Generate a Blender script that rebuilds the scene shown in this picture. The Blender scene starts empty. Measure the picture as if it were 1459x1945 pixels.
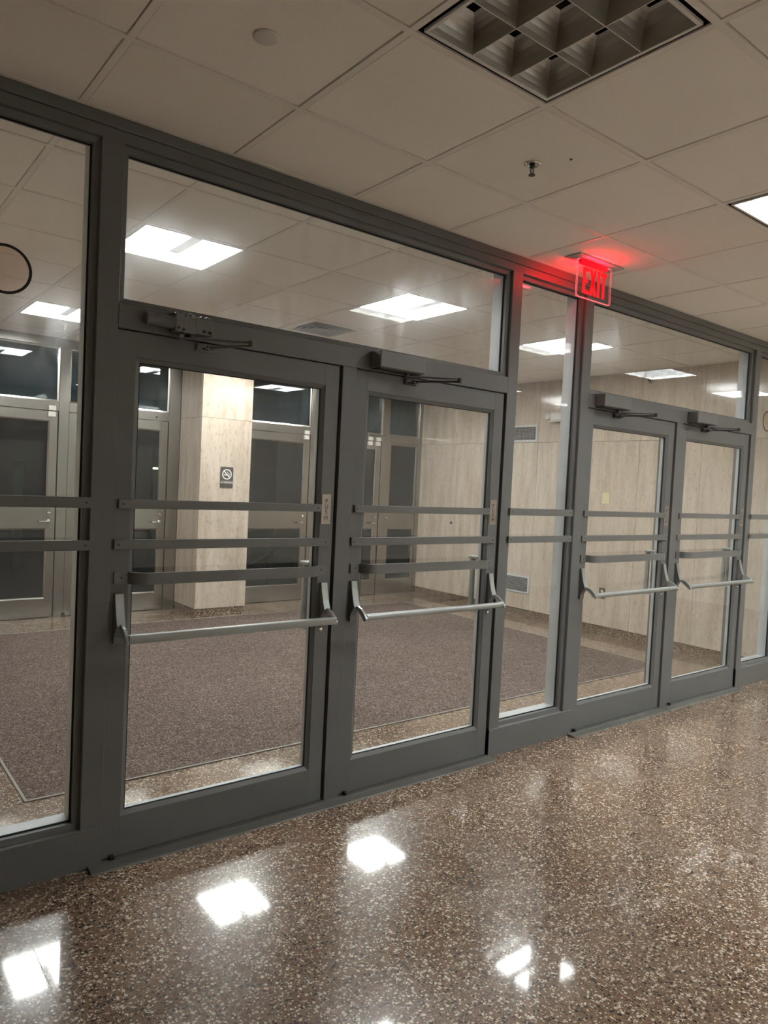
import bpy, bmesh, math, random
from mathutils import Vector, Matrix
random.seed(7)
S = bpy.context.scene
COL = S.collection

# ------------------------------------------------------------ camera
cam_d = bpy.data.cameras.new('camera'); cam = bpy.data.objects.new('camera', cam_d); COL.objects.link(cam)
R_ = Vector((0.78555612, -0.61688984, 0.0484613)); U_ = Vector((-0.01435624, 0.06012579, 0.99808757)); F_ = Vector((0.61862386, 0.78474952, -0.03837597))
M = Matrix((R_, U_, -F_)).transposed().to_4x4(); M.translation = Vector((0, -2.8327, 1.5437))
cam.matrix_world = M
cam_d.sensor_fit = 'VERTICAL'; cam_d.sensor_height = 36.0; cam_d.lens = 1377.5131 * 36 / 1945
cam_d.clip_start = 0.05; cam_d.clip_end = 200
S.camera = cam

# ------------------------------------------------------------ world, exposure
W = bpy.data.worlds.new('world'); S.world = W; W.use_nodes = True
W.node_tree.nodes['Background'].inputs[0].default_value = (0.0035, 0.0050, 0.0075, 1)
W.node_tree.nodes['Background'].inputs[1].default_value = 1.0
S.view_settings.view_transform = 'Standard'; S.view_settings.look = 'None'
S.view_settings.gamma = 1.0; S.view_settings.use_curve_mapping = False
S.view_settings.exposure = 2.14
try:
    S.cycles.use_denoising = True
    S.cycles.transparent_max_bounces = 24
    S.cycles.max_bounces = 14
    S.cycles.diffuse_bounces = 10
    S.cycles.glossy_bounces = 6
    S.cycles.sample_clamp_indirect = 12.0
except Exception: pass
LAMP_VESTIBULE = 9.5      # emission of the lit vestibule fixtures
LAMP_LOBBY = 13.0          # emission of the lit lobby fixtures

# ------------------------------------------------------------ dimensions
HC = 2.8676; T = 0.6096
POSTS = [(0.150, 0.232), (0.8225, 0.9035), (1.948, 2.030), (3.079, 3.161), (3.752, 3.834), (4.882, 4.966), (6.010, 6.092), (6.68, 6.762)]
OPEN = [(0.9035, 1.948), (2.030, 3.079), (3.834, 4.882), (4.966, 6.010)]
ZH = 2.0905; ZT = 2.183; ZB = 0.159; HDR = 2.779
YB = 5.11; XR = 6.9; XL = 0.0
LX0, LX1, LY0 = -3.22, 10.6, -4.75  # back wall is unseen, pulled in close to bounce light onto the ceiling

# ------------------------------------------------------------ materials
def newmat(name):
    m = bpy.data.materials.new(name); m.use_nodes = True
    nt = m.node_tree; return m, nt, nt.nodes['Principled BSDF']
def N(nt, t, **kw):
    n = nt.nodes.new(t)
    for k, v in kw.items(): setattr(n, k, v)
    return n
def ramp(nt, stops, interp='LINEAR'):
    n = N(nt, 'ShaderNodeValToRGB'); cr = n.color_ramp; cr.interpolation = interp
    while len(cr.elements) < len(stops): cr.elements.new(0.5)
    for e, (p, c) in zip(cr.elements, stops):
        e.position = p; e.color = (*c, 1) if len(c) == 3 else c
    return n
def mixc(nt, a, b, fac, mode='MIX'):
    n = N(nt, 'ShaderNodeMix', data_type='RGBA', blend_type=mode)
    for sock, v in ((n.inputs[0], fac), (n.inputs[6], a), (n.inputs[7], b)):
        if isinstance(v, (int, float)): sock.default_value = v
        elif isinstance(v, tuple): sock.default_value = (*v, 1)
        else: nt.links.new(v, sock)
    return n.outputs[2]
def mth(nt, op, a, b=None, c=None):
    n = N(nt, 'ShaderNodeMath', operation=op)
    for i, v in enumerate((a, b, c)):
        if v is None: continue
        if isinstance(v, (int, float)): n.inputs[i].default_value = v
        else: nt.links.new(v, n.inputs[i])
    return n.outputs[0]
def coords(nt, scale=(1, 1, 1), kind='Position'):
    g = N(nt, 'ShaderNodeNewGeometry').outputs['Position'] if kind == 'Position' else N(nt, 'ShaderNodeTexCoord').outputs[kind]
    mp = N(nt, 'ShaderNodeMapping'); mp.inputs['Scale'].default_value = scale
    nt.links.new(g, mp.inputs[0]); return mp.outputs[0]
def noise(nt, vec, scale, detail=3, rough=0.5):
    n = N(nt, 'ShaderNodeTexNoise'); n.inputs['Scale'].default_value = scale; n.inputs['Detail'].default_value = detail
    n.inputs['Roughness'].default_value = rough; nt.links.new(vec, n.inputs['Vector']); return n.outputs['Fac']
def bump(nt, b, h, strength=0.2, dist=0.001):
    n = N(nt, 'ShaderNodeBump'); n.inputs['Strength'].default_value = strength; n.inputs['Distance'].default_value = dist
    nt.links.new(h, n.inputs['Height']); nt.links.new(n.outputs[0], b.inputs['Normal'])
def simple(name, col, rough=0.5, metal=0.0, var=0.08, spec=0.5, vscale=6.0):
    m, nt, b = newmat(name)
    f = noise(nt, coords(nt), vscale, 4)
    lo = tuple(c * (1 - var) for c in col); hi = tuple(min(1, c * (1 + var)) for c in col)
    r = ramp(nt, [(0.3, lo), (0.7, hi)]); nt.links.new(f, r.inputs[0])
    nt.links.new(r.outputs[0], b.inputs['Base Color'])
    b.inputs['Roughness'].default_value = rough; b.inputs['Metallic'].default_value = metal
    b.inputs['Specular IOR Level'].default_value = spec
    return m
def emis(name, col, strength, base=(0.8, 0.8, 0.8)):
    m, nt, b = newmat(name); b.inputs['Base Color'].default_value = (*base, 1)
    b.inputs['Emission Color'].default_value = (*col, 1); b.inputs['Emission Strength'].default_value = strength
    return m
def glass(name, tint=(0.97, 0.985, 0.975), haze=0.012, gloss=1.0, dust=(0.9, 0.94, 1.0), glow=0.0):
    m, nt, b = newmat(name); nt.nodes.remove(b)
    out = nt.nodes['Material Output']
    g = N(nt, 'ShaderNodeNewGeometry')
    dot = N(nt, 'ShaderNodeVectorMath', operation='DOT_PRODUCT')
    nt.links.new(g.outputs['Normal'], dot.inputs[0]); nt.links.new(g.outputs['Incoming'], dot.inputs[1])
    c = mth(nt, 'ABSOLUTE', dot.outputs['Value'])
    p5 = mth(nt, 'POWER', mth(nt, 'SUBTRACT', 1.0, c), 5.0)
    fr = mth(nt, 'MULTIPLY', mth(nt, 'MULTIPLY_ADD', p5, 0.96, 0.04), gloss)
    tr = N(nt, 'ShaderNodeBsdfTransparent'); tr.inputs[0].default_value = (*tint, 1)
    gl = N(nt, 'ShaderNodeBsdfGlossy'); gl.inputs['Roughness'].default_value = 0.0
    mx = N(nt, 'ShaderNodeMixShader'); nt.links.new(fr, mx.inputs[0]); nt.links.new(tr.outputs[0], mx.inputs[1]); nt.links.new(gl.outputs[0], mx.inputs[2])
    # smears and dust: streaky, stronger in patches
    a = noise(nt, coords(nt, (14, 14, 5)), 1.0, 6, 0.65); d = noise(nt, coords(nt, (1.6, 1.6, 1.3)), 1.0, 3)
    v = N(nt, 'ShaderNodeTexVoronoi'); v.inputs['Scale'].default_value = 70; nt.links.new(coords(nt), v.inputs['Vector'])
    dots = mth(nt, 'LESS_THAN', v.outputs['Distance'], 0.11)
    sm = ramp(nt, [(0.42, (0, 0, 0)), (0.75, (1, 1, 1))]); nt.links.new(a, sm.inputs[0])
    pa = ramp(nt, [(0.45, (0.12, 0.12, 0.12)), (0.7, (1, 1, 1))]); nt.links.new(d, pa.inputs[0])
    k = mth(nt, 'MULTIPLY', mth(nt, 'ADD', mth(nt, 'MULTIPLY', sm.outputs[0], 1.0), mth(nt, 'MULTIPLY', dots, 2.0)), pa.outputs[0])
    k = mth(nt, 'MULTIPLY', mth(nt, 'ADD', k, 0.16), haze)
    tl = N(nt, 'ShaderNodeBsdfTranslucent'); tl.inputs[0].default_value = (*dust, 1)
    df = N(nt, 'ShaderNodeBsdfDiffuse'); df.inputs[0].default_value = (*dust, 1)
    td = N(nt, 'ShaderNodeMixShader'); td.inputs[0].default_value = 0.4; nt.links.new(tl.outputs[0], td.inputs[1]); nt.links.new(df.outputs[0], td.inputs[2])
    m2 = N(nt, 'ShaderNodeMixShader'); nt.links.new(k, m2.inputs[0]); nt.links.new(mx.outputs[0], m2.inputs[1]); nt.links.new(td.outputs[0], m2.inputs[2])
    if glow > 0:    # dust that spreads light only a little off its path
        rf = N(nt, 'ShaderNodeBsdfRefraction'); rf.inputs['Roughness'].default_value = 0.75; rf.inputs['IOR'].default_value = 1.13; rf.inputs[0].default_value = (0.95, 0.98, 1.0, 1)
        m3 = N(nt, 'ShaderNodeMixShader'); nt.links.new(mth(nt, 'MULTIPLY', k, glow / haze), m3.inputs[0]); nt.links.new(m2.outputs[0], m3.inputs[1]); nt.links.new(rf.outputs[0], m3.inputs[2]); m2 = m3
    nt.links.new(m2.outputs[0], out.inputs[0]); return m
def terrazzo(name, base=((0.190, 0.115, 0.068), (0.275, 0.180, 0.113)), cream=(0.95, 0.83, 0.66), dark=(0.022, 0.017, 0.014), scale=84, rough=0.24, gain=1.0, coat=0.8):
    m, nt, b = newmat(name); P = coords(nt)
    n1 = noise(nt, P, 55, 4); r = ramp(nt, [(0.32, base[0]), (0.68, base[1])]); nt.links.new(n1, r.inputs[0])
    col = r.outputs[0]
    big = noise(nt, P, 0.9, 3)
    for sc, thr, seed in ((scale * 1.7, 0.52, 3.3), (scale, 0.50, 0.0)):
        mp = N(nt, 'ShaderNodeMapping'); mp.inputs['Location'].default_value = (seed, seed * 1.7, seed); nt.links.new(P, mp.inputs[0])
        wob = N(nt, 'ShaderNodeTexNoise'); wob.inputs['Scale'].default_value = sc * 1.3; nt.links.new(mp.outputs[0], wob.inputs['Vector'])
        add = N(nt, 'ShaderNodeVectorMath', operation='MULTIPLY_ADD'); nt.links.new(wob.outputs['Color'], add.inputs[0]); add.inputs[1].default_value = (0.8 / sc,) * 3; nt.links.new(mp.outputs[0], add.inputs[2])
        v = N(nt, 'ShaderNodeTexVoronoi'); v.inputs['Scale'].default_value = sc; nt.links.new(add.outputs[0], v.inputs['Vector'])
        sep = N(nt, 'ShaderNodeSeparateColor'); nt.links.new(v.outputs['Color'], sep.inputs[0])
        size = mth(nt, 'MULTIPLY_ADD', sep.outputs[1], 0.32, 0.22)
        inside = mth(nt, 'LESS_THAN', v.outputs['Distance'], size)
        mc = mth(nt, 'MULTIPLY', inside, mth(nt, 'LESS_THAN', sep.outputs[0], 0.31))
        md = mth(nt, 'MULTIPLY', inside, mth(nt, 'GREATER_THAN', sep.outputs[0], 0.70))
        mr = mth(nt, 'MULTIPLY', inside, mth(nt, 'COMPARE', sep.outputs[0], 0.42, 0.08))
        cc = ramp(nt, [(0.0, tuple(c * 0.55 for c in cream)), (1.0, cream)]); nt.links.new(sep.outputs[2], cc.inputs[0])
        col = mixc(nt, col, (0.17, 0.075, 0.045), mth(nt, 'MULTIPLY', mr, 0.75))
        col = mixc(nt, col, dark, md); col = mixc(nt, col, cc.outputs[0], mc)
    sh = ramp(nt, [(0.3, (0.85 * gain,) * 3), (0.7, (1.12 * gain,) * 3)]); nt.links.new(big, sh.inputs[0])
    col = mixc(nt, col, sh.outputs[0], 1.0, 'MULTIPLY')
    nt.links.new(col, b.inputs['Base Color'])
    rr = ramp(nt, [(0.3, (rough * 0.75,) * 3), (0.7, (rough * 1.35,) * 3)]); nt.links.new(noise(nt, P, 2.5, 3), rr.inputs[0])
    nt.links.new(rr.outputs[0], b.inputs['Roughness'])
    b.inputs['Specular IOR Level'].default_value = 0.35; b.inputs['Coat Weight'].default_value = coat; b.inputs['Coat Roughness'].default_value = 0.055
    bump(nt, b, noise(nt, P, 30, 3), 0.03, 0.002)
    return m
def travertine(name, tone=1.0, rough=0.13, tint=(1, 1, 1)):
    m, nt, b = newmat(name)
    oi = N(nt, 'ShaderNodeObjectInfo'); P = coords(nt, (6.5, 6.5, 0.9))
    ad = N(nt, 'ShaderNodeVectorMath', operation='ADD'); nt.links.new(P, ad.inputs[0])
    sc = N(nt, 'ShaderNodeVectorMath', operation='SCALE'); sc.inputs['Scale'].default_value = 37.0
    cb = N(nt, 'ShaderNodeCombineXYZ'); nt.links.new(oi.outputs['Random'], cb.inputs[0]); nt.links.new(oi.outputs['Random'], cb.inputs[2]); nt.links.new(oi.outputs['Random'], cb.inputs[1])
    nt.links.new(cb.outputs[0], sc.inputs[0]); nt.links.new(sc.outputs[0], ad.inputs[1])
    f = noise(nt, ad.outputs[0], 1.6, 9, 0.62)
    c = lambda r, g, bl: (r * tone * tint[0], g * tone * tint[1], bl * tone * tint[2])
    r = ramp(nt, [(0.28, c(0.42, 0.335, 0.245)), (0.45, c(0.50, 0.415, 0.315)), (0.58, c(0.555, 0.47, 0.365)), (0.74, c(0.63, 0.55, 0.445))]); nt.links.new(f, r.inputs[0])
    P2 = coords(nt, (50, 50, 21)); f2 = noise(nt, P2, 1.0, 5, 0.6)
    r2 = ramp(nt, [(0.30, (0.72, 0.70, 0.66)), (0.45, (1, 1, 1)), (0.62, (1, 1, 1)), (0.72, (1.16, 1.15, 1.12))]); nt.links.new(f2, r2.inputs[0])
    col = mixc(nt, r.outputs[0], r2.outputs[0], 1.0, 'MULTIPLY')
    v = N(nt, 'ShaderNodeTexVoronoi'); v.inputs['Scale'].default_value = 1; nt.links.new(coords(nt, (34, 34, 15)), v.inputs['Vector'])
    sep = N(nt, 'ShaderNodeSeparateColor'); nt.links.new(v.outputs['Color'], sep.inputs[0])
    pit = mth(nt, 'MULTIPLY', mth(nt, 'LESS_THAN', v.outputs['Distance'], mth(nt, 'MULTIPLY', sep.outputs[1], 0.22)), mth(nt, 'LESS_THAN', sep.outputs[0], 0.16))
    col = mixc(nt, col, c(0.20, 0.15, 0.11), mth(nt, 'MULTIPLY', pit, 0.55))
    nt.links.new(col, b.inputs['Base Color']); b.inputs['Roughness'].default_value = rough
    bump(nt, b, f2, 0.06, 0.001)
    return m
def steel(name, col=(0.35, 0.335, 0.31), rough=0.23, stretch=(60, 60, 1.5)):
    m, nt, b = newmat(name)
    f = noise(nt, coords(nt, stretch), 1.0, 4); g = noise(nt, coords(nt), 2.3, 3)
    r = ramp(nt, [(0.3, tuple(c * 0.92 for c in col)), (0.7, tuple(c * 1.06 for c in col))]); nt.links.new(g, r.inputs[0])
    nt.links.new(r.outputs[0], b.inputs['Base Color']); b.inputs['Metallic'].default_value = 1.0
    rr = ramp(nt, [(0.3, (rough * 0.93,) * 3), (0.7, (rough * 1.07,) * 3)]); nt.links.new(f, rr.inputs[0]); nt.links.new(rr.outputs[0], b.inputs['Roughness'])
    return m
def carpet_mat(name):
    m, nt, b = newmat(name)
    P = coords(nt); v = N(nt, 'ShaderNodeTexVoronoi'); v.inputs['Scale'].default_value = 1; nt.links.new(coords(nt, (150, 105, 1)), v.inputs['Vector'])
    sep = N(nt, 'ShaderNodeSeparateColor'); nt.links.new(v.outputs['Color'], sep.inputs[0])
    r = ramp(nt, [(0.0, (0.052, 0.037, 0.031)), (0.5, (0.112, 0.082, 0.069)), (0.85, (0.18, 0.138, 0.118)), (1.0, (0.27, 0.215, 0.185))]); nt.links.new(sep.outputs[0], r.inputs[0])
    wv = noise(nt, coords(nt, (6, 40, 1)), 1.0, 3); w2 = noise(nt, P, 0.8, 3)
    s1 = ramp(nt, [(0.35, (0.86,) * 3), (0.65, (1.1,) * 3)]); nt.links.new(wv, s1.inputs[0])
    s2 = ramp(nt, [(0.35, (0.9,) * 3), (0.65, (1.08,) * 3)]); nt.links.new(w2, s2.inputs[0])
    col = mixc(nt, mixc(nt, r.outputs[0], s1.outputs[0], 1.0, 'MULTIPLY'), s2.outputs[0], 1.0, 'MULTIPLY')
    nt.links.new(col, b.inputs['Base Color']); b.inputs['Roughness'].default_value = 0.95; b.inputs['Specular IOR Level'].default_value = 0.1
    bump(nt, b, v.outputs['Distance'], 0.6, 0.004); return m
def tile_mat(name):
    m, nt, b = newmat(name)
    oi = N(nt, 'ShaderNodeObjectInfo')
    f = noise(nt, coords(nt), 260, 2); g = noise(nt, coords(nt), 1.7, 3)
    r = ramp(nt, [(0.3, (0.87, 0.825, 0.755)), (0.7, (0.91, 0.865, 0.795))]); nt.links.new(g, r.inputs[0])
    r2 = ramp(nt, [(0.0, (0.955, 0.95, 0.94)), (1.0, (1.03, 1.03, 1.03))]); nt.links.new(oi.outputs['Random'], r2.inputs[0])
    r3 = ramp(nt, [(0.3, (0.93,) * 3), (0.6, (1.0,) * 3)]); nt.links.new(f, r3.inputs[0])
    col = mixc(nt, mixc(nt, r.outputs[0], r2.outputs[0], 1.0, 'MULTIPLY'), r3.outputs[0], 1.0, 'MULTIPLY')
    nt.links.new(col, b.inputs['Base Color']); b.inputs['Roughness'].default_value = 0.9; b.inputs['Specular IOR Level'].default_value = 0.15
    bump(nt, b, f, 0.12, 0.001); return m

PAINT = simple('gray_door_paint', (0.120, 0.125, 0.121), 0.42, 0.0, 0.06, 0.5, 3.0)
BARPAINT = simple('gray_bar_paint', (0.140, 0.143, 0.138), 0.36, 0.1, 0.05)
ALU = simple('satin_aluminium', (0.34, 0.37, 0.36), 0.38, 0.65, 0.05)
BLACKR = simple('black_gasket', (0.006, 0.006, 0.006), 0.6)
DARKMETAL = simple('dark_metal', (0.05, 0.05, 0.048), 0.45, 0.4)
CHROME = simple('chrome', (0.62, 0.62, 0.60), 0.16, 1.0, 0.05)
STEEL = steel('brushed_stainless', stretch=(140, 140, 2)); STEELH = steel('brushed_stainless_across', stretch=(2, 140, 140))
PLATE = simple('bronze_tinted_plate', (0.30, 0.265, 0.235), 0.34, 0.85)
GLASS = glass('clear_glass', haze=0.05, glow=0.06); GLASSD = glass('clear_door_glass', haze=0.008)
GLASSX = glass('tinted_outer_glass', (0.42, 0.52, 0.50), 0.002, 0.75)
GLASST = glass('tinted_dusty_transom_glass_teal_glow', (0.42, 0.52, 0.52), 0.38, 1.3, (0.14, 0.48, 0.64))  # teal glow and reflections of these panes are put into the dust colour
BACKM = simple('light_gray_mill_finish', (0.44, 0.46, 0.47), 0.42, 0.15)
FLOOR = terrazzo('brown_terrazzo', gain=0.72); BASE = terrazzo('dark_terrazzo_base', gain=0.62, rough=0.25, scale=95)
TRAV = travertine('polished_travertine', 0.98, 0.13, (1.0, 1.01, 1.07)); TRAVX = travertine('outside_travertine', 0.75, 0.5, (0.9, 1.0, 0.95))
TILE = tile_mat('ceiling_tile_white'); GRID = simple('ceiling_grid_paint', (0.80, 0.755, 0.69), 0.55, 0.0, 0.03)
VOID = simple('black_void', (0.003, 0.003, 0.003), 0.9, 0, 0.05, 0.05)
PLENUM = simple('dark_void', (0.02, 0.018, 0.016), 0.9)
CARPET = carpet_mat('brown_loop_carpet')
STRIPF = simple('dull_divider_strip', (0.24, 0.18, 0.13), 0.3)
TRIMM = simple('zinc_strip', (0.27, 0.25, 0.225), 0.5, 0.2)
WHITE = simple('white_enamel', (0.72, 0.70, 0.66), 0.4); IVORY = simple('ivory_plastic', (0.66, 0.58, 0.34), 0.4)
CREAM = simple('off_white_plastic', (0.62, 0.60, 0.54), 0.45)
WALLP = simple('beige_wall_paint', (0.80, 0.76, 0.68), 0.7)  # unseen lobby walls, made paler for more bounce light
BLACK = simple('black_enamel', (0.010, 0.010, 0.010), 0.35)
SIGNB = simple('dark_brown_plastic', (0.052, 0.047, 0.043), 0.45)
LENS_V = emis('lit_diffuser_vestibule', (0.975, 0.985, 0.98), LAMP_VESTIBULE)
LENS_L = emis('lit_diffuser_lobby', (0.94, 0.985, 1.0), LAMP_LOBBY)
BLADE = simple('gray_louver_blade', (0.33, 0.335, 0.335), 0.4, 0.0, 0.03)
LOUVER = simple('specular_louver', (0.42, 0.405, 0.37), 0.30, 0.8, 0.04)
RED = emis('red_led_letters', (1.0, 0.001, 0.010), 0.24, (0.2, 0.0, 0.002)); REDE = emis('red_lit_edge', (1.0, 0.15, 0.17), 0.27, (0.3, 0.05, 0.05)); REDS = emis('red_led_strip', (1.0, 0.0, 0.012), 0.22, (0.2, 0.0, 0.002))
STRIPM = emis('glowing_lamp_basket', (0.95, 0.98, 1.0), 0.05)  # slight emission added so the strip does not render too dark
GRILF = simple('pale_grille_frame', (0.54, 0.56, 0.57), 0.45)
GRILL = simple('gray_grille_paint', (0.40, 0.41, 0.41), 0.45)
PLAZA = simple('plaza_paving', (0.26, 0.26, 0.25), 0.75, 0, 0.2, 0.3, 1.2)
NIGHT = simple('dark_facade', (0.012, 0.012, 0.013), 0.8)
FILM = glass('rosy_clear_film', (0.975, 0.925, 0.895), 0.001, 0.6)
ACRYL = glass('clear_acrylic', (0.96, 0.90, 0.90), 0.004)
LAMPX = emis('outside_lamp_glow', (1.0, 0.93, 0.72), 3.0)
THRESH = simple('threshold_aluminium', (0.13, 0.13, 0.115), 0.6, 0.4, 0.15)

# ------------------------------------------------------------ helpers
def link(o, parent=None):
    COL.objects.link(o)
    if parent is not None: o.parent = parent
    return o
def mk(name, bm, mat, parent=None, smooth=False):
    me = bpy.data.meshes.new(name); bmesh.ops.recalc_face_normals(bm, faces=bm.faces[:]); bm.to_mesh(me); bm.free()
    mats = mat if isinstance(mat, (list, tuple)) else [mat]
    for q in mats: me.materials.append(q)
    if smooth:
        for p in me.polygons: p.use_smooth = True
        try: me.set_sharp_from_angle(angle=math.radians(40))
        except Exception: pass
    return link(bpy.data.objects.new(name, me), parent)
def tag(o, label=None, cat=None, group=None, kind=None):
    if label: o['label'] = label
    if cat: o['category'] = cat
    if group: o['group'] = group
    if kind: o['kind'] = kind
    return o
def root(name, loc, label, cat, group=None, kind=None):
    o = bpy.data.objects.new(name, None); o.empty_display_size = 0.1; o.location = loc; link(o)
    return tag(o, label, cat, group, kind)
def B(): return bmesh.new()
def box(bm, x0, x1, y0, y1, z0, z1, bev=0.0):
    r = bmesh.ops.create_cube(bm, size=1.0); vs = r['verts']
    for v in vs:
        v.co = Vector((x0 if v.co.x < 0 else x1, y0 if v.co.y < 0 else y1, z0 if v.co.z < 0 else z1))
    if bev > 0:
        es = list({e for v in vs for e in v.link_edges})
        bmesh.ops.bevel(bm, geom=es, offset=bev, segments=1, affect='EDGES', profile=0.5)
    return bm
def bx(x0, x1, y0, y1, z0, z1, bev=0.0): return box(B(), x0, x1, y0, y1, z0, z1, bev)
def cyl(bm, p0, p1, r0, r1=None, n=20, caps=True):
    p0, p1 = Vector(p0), Vector(p1); r1 = r0 if r1 is None else r1
    d = (p1 - p0); q = d.to_track_quat('Z', 'Y'); rings = []
    for p, r in ((p0, r0), (p1, r1)):
        rings.append([bm.verts.new(p + q @ Vector((r * math.cos(2 * math.pi * i / n), r * math.sin(2 * math.pi * i / n), 0))) for i in range(n)])
    for i in range(n): bm.faces.new((rings[0][i], rings[0][(i + 1) % n], rings[1][(i + 1) % n], rings[1][i]))
    if caps: bm.faces.new(rings[0][::-1]); bm.faces.new(rings[1])
    return bm
def lathe(bm, c, prof, n=28, axis='Z', sign=1):
    """prof: list of (radius, offset along axis)"""
    c = Vector(c); rings = []
    ax = {'X': (Vector((0, 1, 0)), Vector((0, 0, 1)), Vector((1, 0, 0))), 'Y': (Vector((1, 0, 0)), Vector((0, 0, 1)), Vector((0, 1, 0))), 'Z': (Vector((1, 0, 0)), Vector((0, 1, 0)), Vector((0, 0, 1)))}[axis]
    for r, h in prof:
        if r < 1e-6: rings.append([bm.verts.new(c + ax[2] * h * sign)])
        else: rings.append([bm.verts.new(c + ax[0] * r * math.cos(2 * math.pi * i / n) + ax[1] * r * math.sin(2 * math.pi * i / n) + ax[2] * h * sign) for i in range(n)])
    for a, b in zip(rings, rings[1:]):
        for i in range(n):
            j = (i + 1) % n
            if len(a) == 1 and len(b) == 1: continue
            if len(a) == 1: bm.faces.new((a[0], b[i], b[j]))
            elif len(b) == 1: bm.faces.new((a[i], a[j], b[0]))
            else: bm.faces.new((a[i], a[j], b[j], b[i]))
    return bm
def prism(bm, pts, lo, hi, axis='X'):
    """extrude a 2-D outline along an axis; pts are the other two coordinates in order"""
    def P(u, v, w): return {'X': (w, u, v), 'Y': (u, w, v), 'Z': (u, v, w)}[axis]
    a = [bm.verts.new(P(u, v, lo)) for u, v in pts]; b = [bm.verts.new(P(u, v, hi)) for u, v in pts]; n = len(pts)
    for i in range(n): bm.faces.new((a[i], a[(i + 1) % n], b[(i + 1) % n], b[i]))
    f1 = bm.faces.new(a[::-1]); f2 = bm.faces.new(b)
    return bm
def sweep(bm, path, prof, closed_prof=True):
    """sweep a profile (u,v) along a path of (point, u_dir, v_dir)"""
    rings = [[bm.verts.new(Vector(p) + Vector(u) * a + Vector(v) * b) for a, b in prof] for p, u, v in path]; n = len(prof)
    for A, C in zip(rings, rings[1:]):
        for i in range(n): bm.faces.new((A[i], A[(i + 1) % n], C[(i + 1) % n], C[i]))
    bm.faces.new(rings[0][::-1]); bm.faces.new(rings[-1]); return bm
def tube(bm, pts, r, n=12):
    pts = [Vector(p) for p in pts]; path = []
    for i, p in enumerate(pts):
        d = (pts[min(i + 1, len(pts) - 1)] - pts[max(i - 1, 0)]).normalized()
        up = Vector((0, 0, 1)) if abs(d.z) < 0.9 else Vector((1, 0, 0))
        u = d.cross(up).normalized(); v = u.cross(d).normalized(); path.append((p, u, v))
    return sweep(bm, path, [(r * math.cos(2 * math.pi * k / n), r * math.sin(2 * math.pi * k / n)) for k in range(n)])
def ring_rect(bm, x0, x1, z0, z1, w, y0, y1, slope=0.0):
    """rectangular ring in the xz plane, w wide; front face y0, back y1; the inner front edge is set back by slope"""
    o = [(x0, z0), (x1, z0), (x1, z1), (x0, z1)]; i = [(x0 + w, z0 + w), (x1 - w, z0 + w), (x1 - w, z1 - w), (x0 + w, z1 - w)]
    of = [bm.verts.new((x, y0, z)) for x, z in o]; nf = [bm.verts.new((x, y0 + slope, z)) for x, z in i]
    ob = [bm.verts.new((x, y1, z)) for x, z in o]; nb = [bm.verts.new((x, y1, z)) for x, z in i]
    for k in range(4):
        j = (k + 1) % 4
        bm.faces.new((of[k], of[j], nf[j], nf[k])); bm.faces.new((nf[k], nf[j], nb[j], nb[k]))
        bm.faces.new((ob[j], ob[k], nb[k], nb[j])); bm.faces.new((of[j], of[k], ob[k], ob[j]))
    return bm
def text_mesh(name, body, size, loc, rot, mat, parent, extrude=0.0006, spacing=1.0, sx=1.0, offset=0.0):
    cu = bpy.data.curves.new(name, 'FONT'); cu.body = body; cu.size = size; cu.align_x = 'CENTER'; cu.align_y = 'CENTER'
    cu.extrude = extrude; cu.space_character = spacing; cu.offset = offset; cu.resolution_u = 3
    o = bpy.data.objects.new(name, cu); COL.objects.link(o)
    dg = bpy.context.evaluated_depsgraph_get(); me = bpy.data.meshes.new_from_object(o.evaluated_get(dg))
    bpy.data.objects.remove(o); bpy.data.curves.remove(cu)
    me.name = name; me.materials.clear(); me.materials.append(mat)
    me.transform(Matrix.Translation(loc) @ rot.to_4x4() @ Matrix.Diagonal((sx, 1, 1, 1)))
    return link(bpy.data.objects.new(name, me), parent)
FACE_Y = Matrix.Rotation(math.radians(90), 3, 'X')   # text that faces -y

# ------------------------------------------------------------ floor
fl = mk('floor', bx(LX0 - 0.2, LX1 + 0.2, LY0 - 0.2, 5.32, -0.12, 0.0), FLOOR)
tag(fl, 'polished brown terrazzo floor with cream and black chips', 'floor', kind='structure')
x = 0.576 - 0.71 * 5
while x < LX1:
    mk('divider_strip', bx(x - 0.0010, x + 0.0010, LY0, -0.10, -0.004, 0.0004), STRIPF, fl); x += 0.71

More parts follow.
